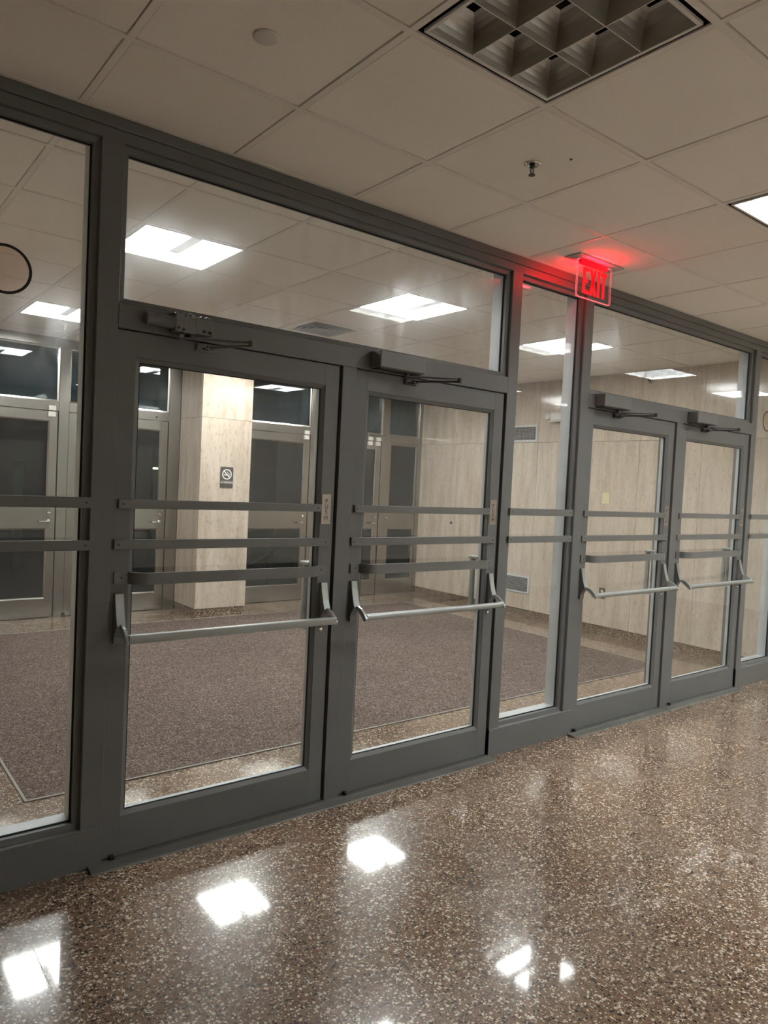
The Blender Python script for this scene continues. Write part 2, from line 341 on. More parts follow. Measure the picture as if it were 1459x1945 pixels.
# ------------------------------------------------------------ ceilings (grid of separate tiles)
def ceiling(name, x0, x1, y0, y1, gx, gy, skip, label):
    c = mk(name, bx(x0 - 0.1, x1 + 0.1, y0 - 0.02, y1 + 0.02, HC + 0.19, HC + 0.25), PLENUM)
    tag(c, label, 'ceiling', kind='structure')
    k0 = math.floor((x0 - gx) / T); k1 = math.ceil((x1 - gx) / T); j0 = math.floor((y0 - gy) / T); j1 = math.ceil((y1 - gy) / T)
    cache = {}
    w = 0.0115
    for k in range(k0, k1 + 1):
        X = gx + k * T
        if x0 + 0.03 < X < x1 - 0.03:
            mk('grid_runner', bx(X - w, X + w, y0, y1, HC - 0.0005, HC + 0.012), GRID, c)
    for j in range(j0, j1 + 1):
        Yv = gy + j * T
        if y0 + 0.03 < Yv < y1 - 0.03:
            mk('grid_runner', bx(x0, x1, Yv - w, Yv + w, HC - 0.0008, HC + 0.012), GRID, c)
    for yy in ((y1 - 0.021, y1 + 0.002), (y0 - 0.002, y0 + 0.021)):
        mk('wall_angle', bx(x0, x1, yy[0], yy[1], HC - 0.0004, HC + 0.012), GRID, c)
    for k in range(k0, k1):
        for j in range(j0, j1):
            if (k, j) in skip: continue
            a0, a1 = max(gx + k * T, x0), min(gx + (k + 1) * T, x1); b0, b1 = max(gy + j * T, y0), min(gy + (j + 1) * T, y1)
            if a1 - a0 < 0.05 or b1 - b0 < 0.05: continue
            W2, H2 = round(a1 - a0, 3), round(b1 - b0, 3); key = (W2, H2)
            if key not in cache:
                g = 0.0130; bm = B(); h = W2 / 2 - g; q = H2 / 2 - g; e = 0.004
                lo = [bm.verts.new((sx * (h - e), sy * (q - e), 0.0)) for sx, sy in ((-1, -1), (1, -1), (1, 1), (-1, 1))]
                mi = [bm.verts.new((sx * h, sy * q, e)) for sx, sy in ((-1, -1), (1, -1), (1, 1), (-1, 1))]
                hi = [bm.verts.new((sx * h, sy * q, 0.018)) for sx, sy in ((-1, -1), (1, -1), (1, 1), (-1, 1))]
                bm.faces.new(lo[::-1]); bm.faces.new(hi)
                for a, b in ((lo, mi), (mi, hi)):
                    for i in range(4): bm.faces.new((a[i], a[(i + 1) % 4], b[(i + 1) % 4], b[i]))
                bmesh.ops.recalc_face_normals(bm, faces=bm.faces[:])
                me = bpy.data.meshes.new('ceiling_tile'); bm.to_mesh(me); bm.free(); me.materials.append(TILE); cache[key] = me
            o = bpy.data.objects.new('ceiling_tile', cache[key]); link(o, c)
            o.location = ((a0 + a1) / 2 - 0.0013 + random.uniform(-0.0012, 0.0012), (b0 + b1) / 2 - 0.0013 + random.uniform(-0.0012, 0.0012), HC + random.uniform(0, 0.002))
    return c
LGX, LGY = 0.7412, -0.5228; VGX, VGY = 0.7474, 0.4523
LIT1 = {(-2, -2): 0, (1, -2): 0, (4, -2): 1, (7, -2): 1, (10, -2): 1, (13, -2): 1}
LIT2 = {(-2, -6): 0, (1, -6): 0, (4, -6): 1, (7, -6): 1, (10, -6): 1, (13, -6): 1}  # unseen back row, guessed and lit to set the lobby brightness
LOB = {**LIT1, **LIT2}
VES = [(1, 1), (4, 1), (7, 1), (1, 5), (4, 5), (7, 5)]
ceil_l = ceiling('ceiling', LX0, LX1, LY0, -0.005, LGX, LGY, set(LOB), 'white lay-in tile ceiling of the lobby in front of the gray doors')
ceil_v = ceiling('ceiling', XL, XR, 0.125, YB + 0.02, VGX, VGY, set(VES) | {(4, 3)}, 'white lay-in tile ceiling of the vestibule behind the glass')

# ------------------------------------------------------------ walls
wl = mk('wall_left', bx(XL - 0.2, XL, 0.02, YB + 0.1, 0, HC + 0.2), TRAV); tag(wl, 'travertine wall closing the far left side of the vestibule', 'wall', kind='structure')
for nm, a in (('wall_lobby_left', (LX0 - 0.15, LX0, LY0, 0.13, 0, HC + 0.2)), ('wall_lobby_right', (LX1, LX1 + 0.15, LY0, 0.13, 0, HC + 0.2)), ('wall_lobby_back', (LX0 - 0.15, LX1 + 0.15, LY0 - 0.15, LY0, 0, HC + 0.2))):
    tag(mk(nm, bx(*a), WALLP), {'wall_lobby_left': 'beige painted wall at the left end of the lobby', 'wall_lobby_right': 'beige painted wall at the right end of the lobby', 'wall_lobby_back': 'unseen beige wall behind the viewer, pulled in to bounce light'}[nm], 'wall', kind='structure')
for i, a in enumerate(((LX0, 0.15, 0.0, 0.12, 0, HC + 0.2), (6.762, LX1, 0.0, 0.12, 0, HC + 0.2))):
    tag(mk('wall_front', bx(*a), WALLP), ('beige painted wall left of the glazed front', 'beige painted wall right of the glazed front')[i], 'wall', kind='structure')

# right wall: travertine slabs on a dark backing, terrazzo base
wr = mk('wall_right', bx(XR + 0.022, XR + 0.2, 0.125, YB + 0.15, 0.0, HC + 0.2), PLENUM)
tag(wr, 'polished travertine slab wall along the right side of the vestibule', 'wall', kind='structure')
ys = [0.125, 0.895, 1.585, 2.275, 2.968, 3.660, 4.358, YB + 0.10]
for a, b in zip(ys, ys[1:]):
    for z0, z1 in ((0.088, 2.137), (2.140, HC + 0.15)):
        mk('stone_slab', bx(XR, XR + 0.02, a + 0.0012, b - 0.0012, z0, z1, 0.0012), TRAV, wr)
tag(mk('baseboard_right', bx(XR + 0.008, XR + 0.03, 0.125, YB + 0.0, 0.0, 0.084, 0.002), BASE), 'dark speckled terrazzo base under the right travertine wall', 'baseboard', kind='structure')

# pillar
pl = mk('pillar', bx(3.283, 3.837, 4.553, 5.14, 0.0, HC + 0.15), PLENUM); tag(pl, 'travertine clad pillar between the steel doors carrying the smoking sign', 'pillar', kind='structure')
for z0, z1 in ((0.092, 2.1695), (2.172, HC + 0.12)):
    mk('stone_slab', bx(3.262, 3.86, 4.53, 4.552, z0, z1, 0.0012), TRAV, pl)
    mk('stone_slab', bx(3.260, 3.282, 4.5535, 5.10, z0, z1, 0.0012), TRAV, pl)
    mk('stone_slab', bx(3.838, 3.860, 4.5535, 5.10, z0, z1, 0.0012), TRAV, pl)
mk('plinth', bx(3.270, 3.852, 4.540, 5.10, 0.0, 0.088, 0.002), BASE, pl)

# ------------------------------------------------------------ gray glazed front
wf = root('wall_front', (0, 0, 0), 'gray painted metal frame of the glazed front with posts and rails', 'wall', kind='structure')
YD = 0.128
for i, (a, b) in enumerate(POSTS):
    mk('post', bx(a, b, 0.0, YD, 0.0, ZH if i in (2, 5) else HDR + 0.03, 0.0016), PAINT, wf)
mk('header', bx(POSTS[0][0], POSTS[-1][1], -0.006, YD, 2.823, HC + 0.004, 0.002), PAINT, wf)
mk('header', bx(POSTS[0][0], POSTS[-1][1], -0.0005, YD, HDR, 2.8215, 0.0012), PAINT, wf)
for a, b in ((POSTS[1][1], POSTS[3][0]), (POSTS[4][1], POSTS[6][0])):
    mk('transom_bar', bx(a, b, -0.0004, YD, ZH, ZT, 0.0016), PAINT, wf)
for i, (a, b) in enumerate(OPEN):                       # door stops behind each leaf, and a dark rubber seal
    bm = B(); box(bm, a, a + 0.016, 0.064, YD, 0.0, ZH); box(bm, b - 0.016, b, 0.064, YD, 0.0, ZH); box(bm, a, b, 0.064, YD, ZH - 0.016, ZH)
    mk('door_stop', bm, PAINT, wf)
    bm = B(); box(bm, b - 0.0105, b, 0.030, 0.064, 0.012, ZH); box(bm, a, a + 0.0018, 0.030, 0.064, 0.012, ZH); box(bm, a, b, 0.030, 0.064, ZH - 0.003, ZH)
    mk('seal', bm, BLACKR, wf)
COVER = [(POSTS[0][0], POSTS[1][1] - 0.001), (POSTS[3][0], POSTS[4][1]), (POSTS[6][0] + 0.0, POSTS[7][1])]
for a, b in COVER:
    p = mk('base_panel', bx(a, b, -0.005, YD, 0.0, ZB, 0.0012), PAINT, wf)
    bm = B(); n = max(3, int((b - a) / 0.16))
    for k in range(n):
        xx = a + 0.02 + (b - a - 0.04) * k / (n - 1)
        for zz in (0.012, ZB - 0.010): lathe(bm, (xx, -0.005, zz), [(0.0022, 0), (0.0015, 0.0012), (0, 0.0014)], 8, 'Y', -1)
    mk('rivet', bm, ALU, p)
for a, b in ((POSTS[1][1] - 0.05, POSTS[2][0] + 0.02), (POSTS[2][0] + 0.022, POSTS[3][0] + 0.004), (POSTS[4][1] - 0.03, POSTS[5][0] + 0.02), (POSTS[5][0] + 0.022, POSTS[6][0] + 0.01)):
    bm = B(); prism(bm, [(-0.068, 0), (-0.064, 0.004), (-0.030, 0.0105), (-0.027, 0.0085), (-0.022, 0.0105), (-0.019, 0.0085), (-0.014, 0.0105), (0.10, 0.0105), (0.15, 0.0)], a, b, 'X')
    mk('threshold', bm, THRESH, wf)

# fixed panes of the front
def guard_bar(x0, x1, z0, z1, parent, y0=-0.002, y1=-0.014):
    b = mk('guard_bar', bx(x0, x1, y1, y0, z0, z1, 0.0012), BARPAINT, parent)
    bm = B()
    for xx in (x0 + 0.018, x1 - 0.018): lathe(bm, (xx, y1, (z0 + z1) / 2), [(0.0042, 0), (0.0036, 0.0012), (0.0012, 0.0008), (0, 0.0004)], 10, 'Y', -1)
    mk('screw', bm, DARKMETAL, b)
    return b
def fixed(n, x0, x1, z0, z1, label, bars):
    r = root('window_%d' % n, ((x0 + x1) / 2, 0.05, z0), label, 'window', kind='structure')
    o = Vector(r.location); s = 0.024
    def mkr(nm, bm, mat):
        ob = mk(nm, bm, mat, r); ob.data.transform(Matrix.Translation(-o)); return ob
    mkr('glazing_stop', ring_rect(B(), x0, x1, z0, z1, s, 0.020, 0.0485, 0.004), PAINT)
    mkr('gasket', ring_rect(B(), x0 + s - 0.002, x1 - s + 0.002, z0 + s - 0.002, z1 - s + 0.002, 0.008, 0.0455, 0.0497), BLACKR)
    bm = B()
    for q in ((x0, x0 + s, z0, z1), (x1 - s, x1, z0, z1), (x0 + s, x1 - s, z0, z0 + s)): box(bm, q[0], q[1], 0.0575, YD + 0.003, q[2], q[3])
    mkr('back_stop', bm, BACKM)
    mkr('pane', bx(x0 + 0.008, x1 - 0.008, 0.050, 0.056, z0 + 0.008, z1 - 0.008), GLASS)
    if bars:
        for zz in ((1.400, 1.441), (1.240, 1.279)):
            g = guard_bar(x0 - 0.018, x1 - 0.030, zz[0], zz[1], r) if n == 3 else guard_bar(x0 - 0.018, x1 + 0.0, zz[0], zz[1], r)
            g.data.transform(Matrix.Translation(-o))
            for c in g.children: c.data.transform(Matrix.Translation(-o))
    return r
fixed(1, POSTS[0][1], POSTS[1][0], ZB, HDR, 'tall fixed side pane at the far left with two gray guard bars', True)
fixed(2, POSTS[1][1], POSTS[3][0], ZT, HDR, 'wide transom pane above the left pair of gray doors', False)
fixed(3, POSTS[3][1], POSTS[4][0], ZB, HDR, 'narrow full height pane between the two pairs of gray doors', True)
fixed(4, POSTS[4][1], POSTS[6][0], ZT, HDR, 'wide transom pane above the right pair of gray doors', False)
fixed(5, POSTS[6][1], POSTS[7][0], ZB, HDR, 'tall fixed side pane at the far right edge with guard bars', True)
# round decals on the two outer side panes
for xx, lab in ((0.520, 'round clear decal with black rim on the far left pane'), (6.386, 'round clear decal with black rim on the far right pane')):
    bm = B(); lathe(bm, (xx, 0.0496, 2.237), [(0.0775, 0.0), (0.0775, 0.0012), (0.0875, 0.0012), (0.0875, 0.0), (0.0775, 0.0)], 48, 'Y', -1)
    r = mk('glass_decal', bm, BLACK); tag(r, lab, 'decal', 'round decals on the side panes')
    mk('clear_film', lathe(B(), (xx, 0.0497, 2.237), [(0, 0.0), (0.0774, 0.0), (0.0774, 0.0006), (0, 0.0006)], 48, 'Y', -1), FILM, r)

# ------------------------------------------------------------ gray doors
WHERE = ['gray glazed door, first from the left, under the bare unboxed closer', 'gray glazed door, second from the left, beside the middle pane', 'gray glazed door, third from the left, in front of the ivory plate', 'gray glazed door, fourth from the left, at the far end']
for n, (a, b) in enumerate(OPEN):
    x0, x1 = a + 0.002, b - 0.011
    d = root('door_%d' % (n + 1), (x0, 0.03, 0.012), WHERE[n], 'door', 'gray doors of the glazed front', 'structure'); o = Vector(d.location)
    def mkd(nm, bm, mat, par=None, smooth=False):
        ob = mk(nm, bm, mat, par or d, smooth); ob.data.transform(Matrix.Translation(-o)); return ob
    gx0, gx1, gz0, gz1 = a + 0.075, b - 0.086, 0.172, 1.990
    y0, y1 = 0.012, 0.057
    mkd('stile', bx(x0, gx0, y0, y1, 0.013, ZH - 0.004, 0.0012), PAINT)
    mkd('stile', bx(gx1, x1, y0, y1, 0.013, ZH - 0.004, 0.0012), PAINT)
    mkd('top_rail', bx(gx0 - 0.0005, gx1 + 0.0005, y0 + 0.0001, y1, gz1, ZH - 0.004, 0.0003), PAINT)
    mkd('bottom_rail', bx(gx0 - 0.0005, gx1 + 0.0005, y0 + 0.0001, y1, 0.013, gz0, 0.0003), PAINT)
    mkd('glazing_stop', ring_rect(B(), gx0 + 0.0008, gx1 - 0.0008, gz0 + 0.0008, gz1 - 0.0008, 0.017, y0 + 0.0015, 0.0315, 0.010), PAINT)
    mkd('back_stop', ring_rect(B(), gx0 + 0.0008, gx1 - 0.0008, gz0 + 0.0008, gz1 - 0.0008, 0.017, 0.0385, y1 + 0.004, 0.0), BACKM)
    mkd('gasket', ring_rect(B(), gx0 + 0.0165, gx1 - 0.0165, gz0 + 0.0165, gz1 - 0.0165, 0.0055, 0.0265, 0.0317), BLACKR)
    mkd('pane', bx(gx0 + 0.018, gx1 - 0.018, 0.032, 0.038, gz0 + 0.018, gz1 - 0.018), GLASSD)
    # crossbars: two straight, one bowed
    for (p, q, zz) in ((a + 0.024, b - 0.086, (1.4005, 1.4365)), (a + 0.012, b - 0.035, (1.2395, 1.2785))):
        g = guard_bar(p, q, zz[0], zz[1], d, y0 - 0.0002, y0 - 0.0135); g.data.transform(Matrix.Translation(-o)); g.name = 'crossbar'
        for c in g.children: c.data.transform(Matrix.Translation(-o))
    L, Rr = a + 0.018, b - 0.041; zc = 1.1285; hz = 0.0235; bow = 0.058
    path = []
    def off(t):  # bow distance along the bar
        e = 0.052; r = 0.075
        if t < e or t > (Rr - L) - e: return 0.0
        k = min((t - e) / r, ((Rr - L) - e - t) / r, 1.0); return bow * (1 - (1 - k) ** 2) ** 0.6 if k < 1 else bow
    ts = [0, 0.050, 0.052] + [0.052 + 0.075 * (i / 12) for i in range(1, 13)] + [(Rr - L) - 0.052 - 0.075 * (i / 12) for i in range(12, 0, -1)] + [(Rr - L) - 0.052, (Rr - L) - 0.050, (Rr - L)]
    bm = B(); rows = []
    for t in ts:
        yo = y0 - 0.0003 - off(t); rows.append([bm.verts.new((L + t, yo, zc - hz)), bm.verts.new((L + t, yo - 0.008, zc - hz)), bm.verts.new((L + t, yo - 0.008, zc + hz)), bm.verts.new((L + t, yo, zc + hz))])
    for A, C in zip(rows, rows[1:]):
        for i in range(4): bm.faces.new((A[i], A[(i + 1) % 4], C[(i + 1) % 4], C[i]))
    bm.faces.new(rows[0][::-1]); bm.faces.new(rows[-1])
    bb = mkd('bowed_crossbar', bm, BARPAINT, smooth=True); bb['label'] = 'crossbar that bows out from the door'
    bm = B()
    for xx in (L + 0.028, Rr - 0.028): lathe(bm, (xx, y0 - 0.0083, zc), [(0.0042, 0), (0.0036, 0.001), (0, 0.0004)], 10, 'Y', -1)
    mkd('screw', bm, DARKMETAL, bb)
    # push plate with lettering
    px0 = b - 0.0805; px1 = px0 + 0.052
    pp = mkd('push_plate', bx(px0, px1, y0 - 0.0035, y0 - 0.0003, 1.342, 1.484, 0.001), PLATE); pp['label'] = 'engraved metal plate reading PUSH'
    for k, ch in enumerate('PUSH'):
        lt = text_mesh('letter', ch, 0.030, Vector(((px0 + px1) / 2 + 0.001, y0 - 0.0038, 1.4500 - 0.0258 * k)), FACE_Y, BLACK, pp, 0.0004); lt.data.transform(Matrix.Translation(-o))
    bm = B()
    for zz in (1.349, 1.4775): lathe(bm, ((px0 + px1) / 2, y0 - 0.0035, zz), [(0.003, 0), (0.002, 0.0012), (0, 0.0014)], 10, 'Y', -1)
    mkd('screw', bm, CHROME, pp)
    # crash bar
    br = []
    for s, xc in ((0, a + 0.039), (1, b - 0.052)):
        h = 0.0175
        prof = [(y0 - 0.0003, 1.067), (y0 - 0.012, 1.067), (y0 - 0.019, 1.03), (y0 - 0.031, 0.985), (y0 - 0.047, 0.945), (y0 - 0.040, 0.936), (y0 - 0.024, 0.914), (y0 - 0.019, 0.900), (y0 - 0.018, 0.872), (y0 - 0.0003, 0.872)]
        e = mkd('bar_bracket', prism(B(), prof, xc - h, xc + h, 'X'), DARKMETAL if False else BARPAINT)
        # bright cover strip on the sloping front
        cv = [(y0 - 0.0122, 1.0672), (y0 - 0.0136, 1.0672), (y0 - 0.0204, 1.031), (y0 - 0.0324, 0.986), (y0 - 0.0484, 0.9455), (y0 - 0.0472, 0.9445), (y0 - 0.0312, 0.985), (y0 - 0.0192, 1.03)]
        mkd('cover_strip', prism(B(), cv, xc - h + 0.0015, xc + h - 0.0015, 'X'), ALU, e)
        # arm from the bracket hinge to the bar end
        pts = [(y0 - 0.040, 0.944), (y0 - 0.058, 0.936), (y0 - 0.083, 0.918), (y0 - 0.105, 0.899), (y0 - 0.108, 0.893), (y0 - 0.126, 0.893), (y0 - 0.130, 0.905), (y0 - 0.112, 0.926), (y0 - 0.085, 0.946), (y0 - 0.055, 0.956), (y0 - 0.040, 0.955)]
        pts = [(p, q - 0.004) for p, q in pts]
        mkd('arm', prism(B(), pts, xc - 0.006, xc + 0.006, 'X'), ALU, e)
    if n == 0:
        cs = [(-0.014, -0.015), (0.014, -0.015), (0.016, -0.012), (0.016, 0.013), (0.013, 0.016), (-0.013, 0.016), (-0.016, 0.013), (-0.016, -0.012)]
    else:
        cs = [(0.012 * math.cos(t), 0.016 * math.sin(t)) for t in [2 * math.pi * i / 16 for i in range(16)]]
    xs0, xs1 = a + 0.046, b - 0.052
    bar = mkd('crash_bar', prism(B(), [(y0 - 0.113 + u, 0.906 + v) for u, v in cs], xs0, xs1, 'X'), ALU, None, True); bar['label'] = 'silver crash bar across the door'
    mkd('lock_cylinder', lathe(B(), (b - 0.055, y0, 0.845), [(0.0105, 0.0), (0.0105, 0.004), (0.008, 0.007), (0, 0.008)], 16, 'Y', -1), CHROME)
    # pull handle on the vestibule side
    ph = mkd('pull_handle', cyl(B(), (b - 0.083, 0.118, 0.845), (b - 0.083, 0.118, 1.155), 0.0165, n=20), ALU, None, True)
    bm = B()
    for zz in (0.845, 1.150): box(bm, b - 0.108, b - 0.058, y1, 0.134, zz - 0.008, zz + 0.008, 0.002)
    mkd('handle_foot', bm, ALU, ph)
    # bottom pivot cover
    mkd('pivot', bx(a + 0.035, a + 0.052, -0.012, y0 - 0.0002, 0.0112, 0.026, 0.001), BLACK)

# ------------------------------------------------------------ door closers
def closer_arm(r, o, x0, xb, mat=DARKMETAL):
    """folding arm from the spindle under the closer body to the shoe on the door"""
    e = Vector((x0 + 0.235, -0.165, 2.087))
    s = Vector((x0 - 0.015, -0.050, 2.080)); f = Vector((xb, -0.022, 2.066))
    bm = B(); d = (e - s).normalized(); n = Vector((-d.y, d.x, 0)).normalized()
    sweep(bm, [(s - d * 0.012, n, (0, 0, 1)), (s + d * 0.03, n, (0, 0, 1)), (e, n * 0.6, (0, 0, 1))], [(-0.013, -0.003), (0.013, -0.003), (0.013, 0.003), (-0.013, 0.003)])
    cyl(bm, s - Vector((0, 0, 0.006)), s + Vector((0, 0, 0.014)), 0.012, n=14)
    m1 = mk('main_arm', bm, mat, r); m1.data.transform(Matrix.Translation(-o))
    bm = B(); e2 = e - Vector((0, 0, 0.011)); d = (f - e2); tube(bm, [e2, e2 + d * 0.5, f], 0.0058, 10)
    cyl(bm, e - Vector((0, 0, 0.018)), e + Vector((0, 0, 0.006)), 0.0105, n=14)
    m2 = mk('forearm', bm, mat, r, True); m2.data.transform(Matrix.Translation(-o))
    bm = B(); box(bm, xb - 0.045, xb + 0.040, 0.006, 0.0115, 2.050, 2.082, 0.002); box(bm, xb - 0.016, xb + 0.022, -0.030, 0.006, 2.058, 2.0640, 0.0015); cyl(bm, (xb, -0.022, 2.052), (xb, -0.022, 2.073), 0.008, n=12)
    box(bm, xb - 0.040, xb - 0.022, -0.004, 0.006, 2.056, 2.078, 0.002)
    m3 = mk('door_shoe', bm, mat, r); m3.data.transform(Matrix.Translation(-o))
CL = ['bare door closer with exposed cylinder above the first gray door', 'gray boxed door closer above the second gray door', 'gray boxed door closer above the third gray door', 'gray boxed door closer above the fourth gray door']
for n, (a, b) in enumerate(OPEN):
    bx0 = (0, 2.106, 3.893, 5.018)[n]
    if n == 0:
        o = Vector((1.10, -0.03, 2.14)); r = root('door_closer', o, CL[n], 'door closer', 'door closers over the gray doors')
        def mkc(nm, bm, mat, par=None, smooth=False):
            ob = mk(nm, bm, mat, par or r, smooth); ob.data.transform(Matrix.Translation(-o)); return ob
        mkc('spring_tube', lathe(B(), (0.992, -0.034, 2.1385), [(0, 0.0), (0.018, 0.0), (0.022, 0.003), (0.0245, 0.004), (0.0245, 0.104), (0.0255, 0.106), (0.0255, 0.112), (0.02, 0.114)], 28, 'X'), BARPAINT, None, True)
        bm = B()
        box(bm, 1.104, 1.140, -0.060, -0.0006, 2.102, 2.178, 0.004); box(bm, 1.138, 1.192, -0.056, -0.0006, 2.1005, 2.166, 0.003)
        box(bm, 1.190, 1.262, -0.054, -0.0006, 2.108, 2.172, 0.004); box(bm, 1.150, 1.166, -0.050, -0.02, 2.164, 2.174, 0.002); box(bm, 1.172, 1.188, -0.045, -0.02, 2.160, 2.185, 0.002)
        box(bm, 1.215, 1.228, -0.050, -0.02, 2.170, 2.181, 0.002); box(bm, 1.238, 1.252, -0.050, -0.02, 2.170, 2.181, 0.002)
        body = mkc('body', bm, BARPAINT)
        for xx, zz in ((1.117, 2.118), (1.137, 2.114), (1.225, 2.120), (1.250, 2.118)):
            mkc('valve_screw', lathe(B(), (xx, -0.056, zz), [(0.006, -0.004), (0.006, 0.006), (0.0035, 0.007), (0, 0.005)], 12, 'Y', -1), DARKMETAL, body)
        mkc('spindle', cyl(B(), (1.175, -0.034, 2.086), (1.175, -0.034, 2.106), 0.017, n=18), BLACK)
        closer_arm(r, o, 1.175 - 0.03, 1.262, BARPAINT)
    else:
        o = Vector((bx0 + 0.15, -0.03, 2.14)); r = root('door_closer', o, CL[n], 'door closer', 'door closers over the gray doors')
        def mkc(nm, bm, mat, par=None, smooth=False):
            ob = mk(nm, bm, mat, par or r, smooth); ob.data.transform(Matrix.Translation(-o)); return ob
        mkc('cover', bx(bx0, bx0 + 0.286, -0.079, -0.0008, 2.1005, 2.1815, 0.004), BARPAINT)
        mkc('base_plate', bx(bx0 + 0.012, bx0 + 0.27, -0.066, -0.0010, 2.0955, 2.1010), DARKMETAL)
        closer_arm(r, o, bx0 + 0.205, bx0 + 0.262)

# ------------------------------------------------------------ carpet with zinc edging
cp = mk('entrance_carpet', bx(0.797, 6.140, 0.737, 4.440, 0.0003, 0.0065, 0.002), CARPET); tag(cp, 'brown purple loop pile walk-off carpet set in the vestibule floor', 'carpet')
for a in ((0.783, 6.154, 0.723, 0.7365), (0.783, 6.154, 4.4405, 4.454), (0.783, 0.7965, 0.7365, 4.4405), (6.1405, 6.154, 0.7365, 4.4405)):
    mk('edging_strip', bx(*a, 0.0003, 0.0068, 0.001), TRIMM, cp)

# ------------------------------------------------------------ steel entrance at the back
wb = root('wall_back', (3.4, YB, 0), 'stainless steel framing of the outer entrance at the back of the vestibule', 'wall', kind='structure')
ob_ = Vector(wb.location)
def mkb(nm, bm, mat, par=None, smooth=False):
    q = mk(nm, bm, mat, par or wb, smooth); q.data.transform(Matrix.Translation(-ob_)); return q
MULL = [(0.02, 0.08), (0.83, 0.927), (1.966, 2.063), (3.130, 3.262), (3.858, 3.975), (5.010, 5.100), (6.168, 6.300), (6.838, 6.90)]
for a, b in MULL: mkb('mullion', bx(a, b, YB, YB + 0.12, 0.0, HC + 0.05, 0.002), STEEL)
mkb('header', bx(0.0, XR, YB - 0.002, YB + 0.12, 2.782, HC + 0.1, 0.002), STEELH)
BAYS = [(0.08, 0.83, 'side'), (0.927, 1.966, 'door'), (2.063, 3.130, 'door'), (3.975, 5.010, 'door'), (5.100, 6.168, 'door'), (6.300, 6.838, 'side')]
DLAB = {1: 'stainless steel outer door at the far left behind the side pane', 2: 'stainless steel outer door just left of the travertine pillar', 3: 'stainless steel outer door just right of the travertine pillar', 4: 'stainless steel outer door next to the fixed steel panel'}
XLAB = {0: 'pane over the hidden steel side panel at the far left', 1: 'dark transom pane over the far left steel door', 2: 'dark transom pane over the steel door left of the pillar', 3: 'dark transom pane over the steel door right of the pillar', 4: 'dark transom pane over the steel door beside the fixed panel', 5: 'dark transom pane over the fixed steel panel in the corner'}
def leverset(par, mkf, xr, s=-1):
    bm = B(); lathe(bm, (xr, YB + 0.009, 0.997), [(0.021, 0), (0.021, 0.006), (0.012, 0.010), (0.011, 0.042)], 20, 'Y', -1)
    tube(bm, [(xr, YB - 0.036, 0.997), (xr + s * 0.04, YB - 0.042, 0.998), (xr + s * 0.095, YB - 0.038, 0.996)], 0.0098, 10)
    lv = mkf('lever_handle', bm, CHROME, None, True); lv['label'] = 'chrome lever handle'
    bm = B(); lathe(bm, (xr + 0.004, YB + 0.009, 1.078), [(0.018, 0), (0.018, 0.006), (0.010, 0.009), (0.009, 0.005), (0, 0.005)], 18, 'Y', -1)
    mkf('lock_cylinder', bm, CHROME, None, True)
    bm = B()
    for zz in (1.128, 0.935): lathe(bm, (xr + 0.028, YB + 0.009, zz), [(0.008, 0), (0.006, 0.005), (0, 0.006)], 12, 'Y', -1)
    mkf('bolt', bm, CHROME, None, True)
wn = 6
